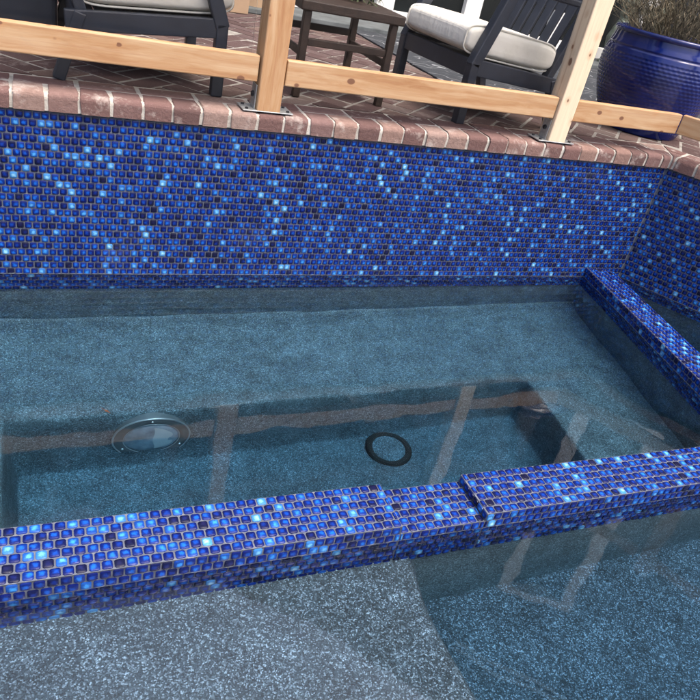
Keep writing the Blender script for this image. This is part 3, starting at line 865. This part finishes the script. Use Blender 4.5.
for i in range(12):
    for j in range(12): fs.append((i * 13 + j, (i + 1) * 13 + j, (i + 1) * 13 + j + 1, i * 13 + j + 1))
m.add(vs, fs); m.build('lens_patch', M_LENS2, lt, smooth=True)
dr = empty('floor_drain', (1.478, -.668, ZF + .004))
tag(dr, 'black ringed drain cover in the floor of the spa footwell', 'drain')
m = MB(); m.lathe([(.068, -.02), (.068, .010), (.074, .015), (.086, .014), (.092, .006), (.094, -.02)], 64); 
for k in range(96):
    a = 2 * math.pi * k / 96
    m.bar((.084 * math.cos(a), .084 * math.sin(a), .0135), (.0945 * math.cos(a), .0945 * math.sin(a), .004), .0032, .003, 0)
m.build('drain_ring', M_BLACK, dr, smooth=True, flat_angle=40)
m = MB(); m.lathe([(0, .0095), (.04, .0095), (.0675, .0085)], 48); m.build('drain_plate', M_SPA, dr, smooth=True)
m = MB()
m.add([(0, 0, 0), (.014, .004, .003), (.030, .001, .0), (.014, -.005, .002)], [(0, 1, 2, 3), (3, 2, 1, 0)]); m.tube([(-.012, 0, 0), (.002, 0, .001)], .0009, 4)
lf = m.build('fallen_leaf', M_LEAF); lf.location = (.42, -.50, ZB + .006); lf.rotation_euler = (0, 0, R(-50)); tag(lf, 'tiny orange leaf lying on the bench ledge above the round light', 'leaf')

# ------------------------------------------------------------------ house
hs = empty('house', (1.5, 2.9, D))
tag(hs, 'single storey house front with white framed sliding glass doors behind the terrace', 'house')
def hpart(name, mats, boxes, bevel=.003, par=hs):
    m = MB()
    for lo, hi in boxes: m.box((lo[0] - 1.5, lo[1] - 2.9, lo[2]), (hi[0] - 1.5, hi[1] - 2.9, hi[2]), bevel)
    return m.build(name, mats, par)
DX0, DX1, YF = 1.95, 5.36, 2.86
hpart('wall', M_SIDE, [((-3, YF + .02, -.2), (DX0, YF + .22, 2.75)), ((DX0, YF + .02, 2.25), (5.40, YF + .22, 2.75)), ((DX1, YF + .02, -.2), (5.44, YF + .22, 2.25))])
fr = hpart('door_frame', M_WHITE, [((DX0, YF, .035), (DX1, YF + .1, .125)), ((DX0, YF, 2.15), (DX1, YF + .1, 2.25))] + [((x, YF - .004, .125), (x + .15, YF + .104, 2.15)) for x in (DX0, 2.66, 3.43, 4.28, DX1 - .15)])
xs_ = [DX0 + .15, 2.66, 2.81, 3.43, 3.58, 4.28, 4.43, DX1 - .15]
for k in range(4):
    hpart('glass_pane', M_GLASSP, [((xs_[2 * k], YF + .045, .125), (xs_[2 * k + 1], YF + .053, 2.15))], 0, fr)
    fr_p = bpy.data.objects[-1] if False else None
hpart('door_step', M_STONE, [((1.2, YF - .42, .0005), (5.3, YF - .002, .034))], .006)
hpart('baseboard', M_WHITE, [((-3, YF - .004, .0), (DX0 - .002, YF + .018, .10))])
m = MB()
y0 = YF - .5 - 2.9
m.add([(-4.6, y0, 2.72), (3.6, y0, 2.72), (3.6, 3.0, 4.1), (-4.6, 3.0, 4.1), (-4.6, y0, 2.90), (3.6, y0, 2.90), (3.6, 3.0, 4.28), (-4.6, 3.0, 4.28)],
      [(3, 2, 1, 0), (4, 5, 6, 7), (0, 1, 5, 4), (1, 2, 6, 5), (2, 3, 7, 6), (3, 0, 4, 7)]); m.build('roof', M_ROOF, hs)
hpart('gutter', M_ROOF, [((-3.1, YF - .62, 2.78), (5.1, YF - .502, 2.90))], .01)
# glass panes belong to the door frame (already parented)

wg = empty('house', (5.62, 2.87, 0)); wg.rotation_euler = (0, 0, R(-45))
tag(wg, 'tall house wing set at an angle, mirrored in the water with white window trim', 'house')
def wpart(name, mats, boxes, bevel=.003, par=wg):
    m = MB()
    for lo, hi in boxes: m.box(lo, hi, bevel)
    return m.build(name, mats, par)
# local x along the facade, local +y away from the pool
ws = [(.65, 1.62, 2.95, 6.1), (4.6, 5.8, 4.6, 6.4)]
wall_boxes = []
xsb = sorted({-16.0, 7.0} | {q for w_ in ws for q in w_[:2]})
for a, bq in zip(xsb[:-1], xsb[1:]):
    holes = sorted([(w_[2], w_[3]) for w_ in ws if w_[0] <= a + 1e-6 and w_[1] >= bq - 1e-6])
    z = 0.3
    for (h0, h1) in holes:
        wall_boxes.append(((a, 0, z), (bq, .25, h0))); z = h1
    wall_boxes.append(((a, 0, z), (bq, .25, 8.2)))
wpart('wall', M_SIDE2, wall_boxes, 0)
for (a, bq, z0, z1) in ws:
    f = wpart('window_frame', M_WHITE, [((a - .02, -.05, z0), (a + .15, .08, z1)), ((bq - .15, -.05, z0), (bq + .02, .08, z1)), ((a + .15, -.05, z0), (bq - .15, .08, z0 + .13)), ((a + .15, -.05, z1 - .13), (bq - .15, .08, z1)),
              ((a + .152, .0, (z0 + z1) / 2 - .04), (bq - .152, .06, (z0 + z1) / 2 + .04))], .006)
    wpart('window_pane', M_GLASSP, [((a + .15, .065, z0 + .13), (bq - .15, .075, z1 - .13))], 0, f)
wpart('trim_board', M_WHITE, [((.42, -.035, 7.66), (3.4, -.002, 7.74)), ((.42, -.035, 7.86), (3.4, -.002, 7.95))])
wpart('corner_board', M_WHITE, [((7.0, -.02, .3), (7.1, .27, 8.2))])
m = MB()
m.add([(-16.6, -.45, 8.22), (7.6, -.45, 8.22), (7.6, 7, 9.7), (-16.6, 7, 9.7), (-16.6, -.45, 8.42), (7.6, -.45, 8.42), (7.6, 7, 9.95), (-16.6, 7, 9.95)],
      [(3, 2, 1, 0), (4, 5, 6, 7), (0, 1, 5, 4), (1, 2, 6, 5), (2, 3, 7, 6), (3, 0, 4, 7)]); m.build('roof', M_ROOF, wg)
wpart('fascia', M_ROOF, [((-16.6, -.50, 8.20), (7.6, -.452, 8.42))])

# ---------------------------------------------------------------- ground
g = MB()
E_ = 900
hole = (-2.4, -5.0, 7.5, 6.2)
outer = [(-E_, -E_), (E_, -E_), (E_, E_), (-E_, E_)]
inner = [(hole[0], hole[1]), (hole[2], hole[1]), (hole[2], hole[3]), (hole[0], hole[3])]
zz = .02
g.add([(x, y, zz) for x, y in outer + inner] + [(x, y, -1.2) for x, y in inner],
      [(0, 1, 5, 4), (1, 2, 6, 5), (2, 3, 7, 6), (3, 0, 4, 7)] + [(4 + k, 4 + (k + 1) % 4, 8 + (k + 1) % 4, 8 + k) for k in range(4)])
o = g.build('ground', M_GRASS); tag(o, 'garden ground around the pool', 'ground', kind='structure')

# ------------------------------------------------------------ sky and sun
SUN_EL, SUN_AZ = 66, 150        # azimuth clockwise from +Y
wd = bpy.data.worlds.new('World'); scene.world = wd; wd.use_nodes = True
nt = wd.node_tree; nt.nodes.clear()
sky = nt.nodes.new('ShaderNodeTexSky'); sky.sky_type = 'NISHITA'; sky.sun_disc = False
sky.sun_elevation = R(SUN_EL); sky.sun_rotation = R(SUN_AZ); sky.dust_density = 9.0; sky.air_density = 1.0; sky.ozone_density = 1.0
bg = nt.nodes.new('ShaderNodeBackground'); bg.inputs['Strength'].default_value = .15
ow = nt.nodes.new('ShaderNodeOutputWorld')
nt.links.new(sky.outputs[0], bg.inputs[0]); nt.links.new(bg.outputs[0], ow.inputs[0])
sl = bpy.data.lights.new('sun', 'SUN'); sl.energy = .5; sl.angle = R(16); sl.color = (1, .96, .90)
so = bpy.data.objects.new('sun', sl); COL.objects.link(so)
sd = Vector((math.sin(R(SUN_AZ)) * math.cos(R(SUN_EL)), math.cos(R(SUN_AZ)) * math.cos(R(SUN_EL)), math.sin(R(SUN_EL))))
so.rotation_euler = sd.to_track_quat('Z', 'Y').to_euler(); so.location = sd * 30

# ---------------------------------------------------------------- camera
cd = bpy.data.cameras.new('camera'); co = bpy.data.objects.new('camera', cd); COL.objects.link(co)
cd.sensor_fit = 'HORIZONTAL'; cd.sensor_width = 36; cd.lens = 36 * 697.54 / 700; cd.clip_start = .05; cd.clip_end = 3000
f_ = Vector((0.40810798, 0.75353281, -0.51539906)); r_ = Vector((0.91208565, -0.360866, 0.1946163)); u_ = Vector((0.03934023, 0.54951255, 0.83455875))
Mx = Matrix(((r_.x, u_.x, -f_.x, 0.22253807), (r_.y, u_.y, -f_.y, -2.48589993), (r_.z, u_.z, -f_.z, 1.30486018), (0, 0, 0, 1)))
co.matrix_world = Mx
scene.camera = co

scene.render.engine = 'CYCLES'
cy = scene.cycles
cy.max_bounces = 12; cy.transmission_bounces = 10; cy.transparent_max_bounces = 12; cy.diffuse_bounces = 4; cy.glossy_bounces = 4
cy.caustics_reflective = False; cy.caustics_refractive = True; cy.sample_clamp_indirect = 8; cy.blur_glossy = .3
cy.use_denoising = True
try: cy.denoiser = 'OPENIMAGEDENOISE'
except Exception: pass
vs_ = scene.view_settings
vs_.view_transform = 'Standard'; vs_.look = 'None'; vs_.gamma = 1; vs_.exposure = 1.42
try: vs_.use_curve_mapping = False
except Exception: pass
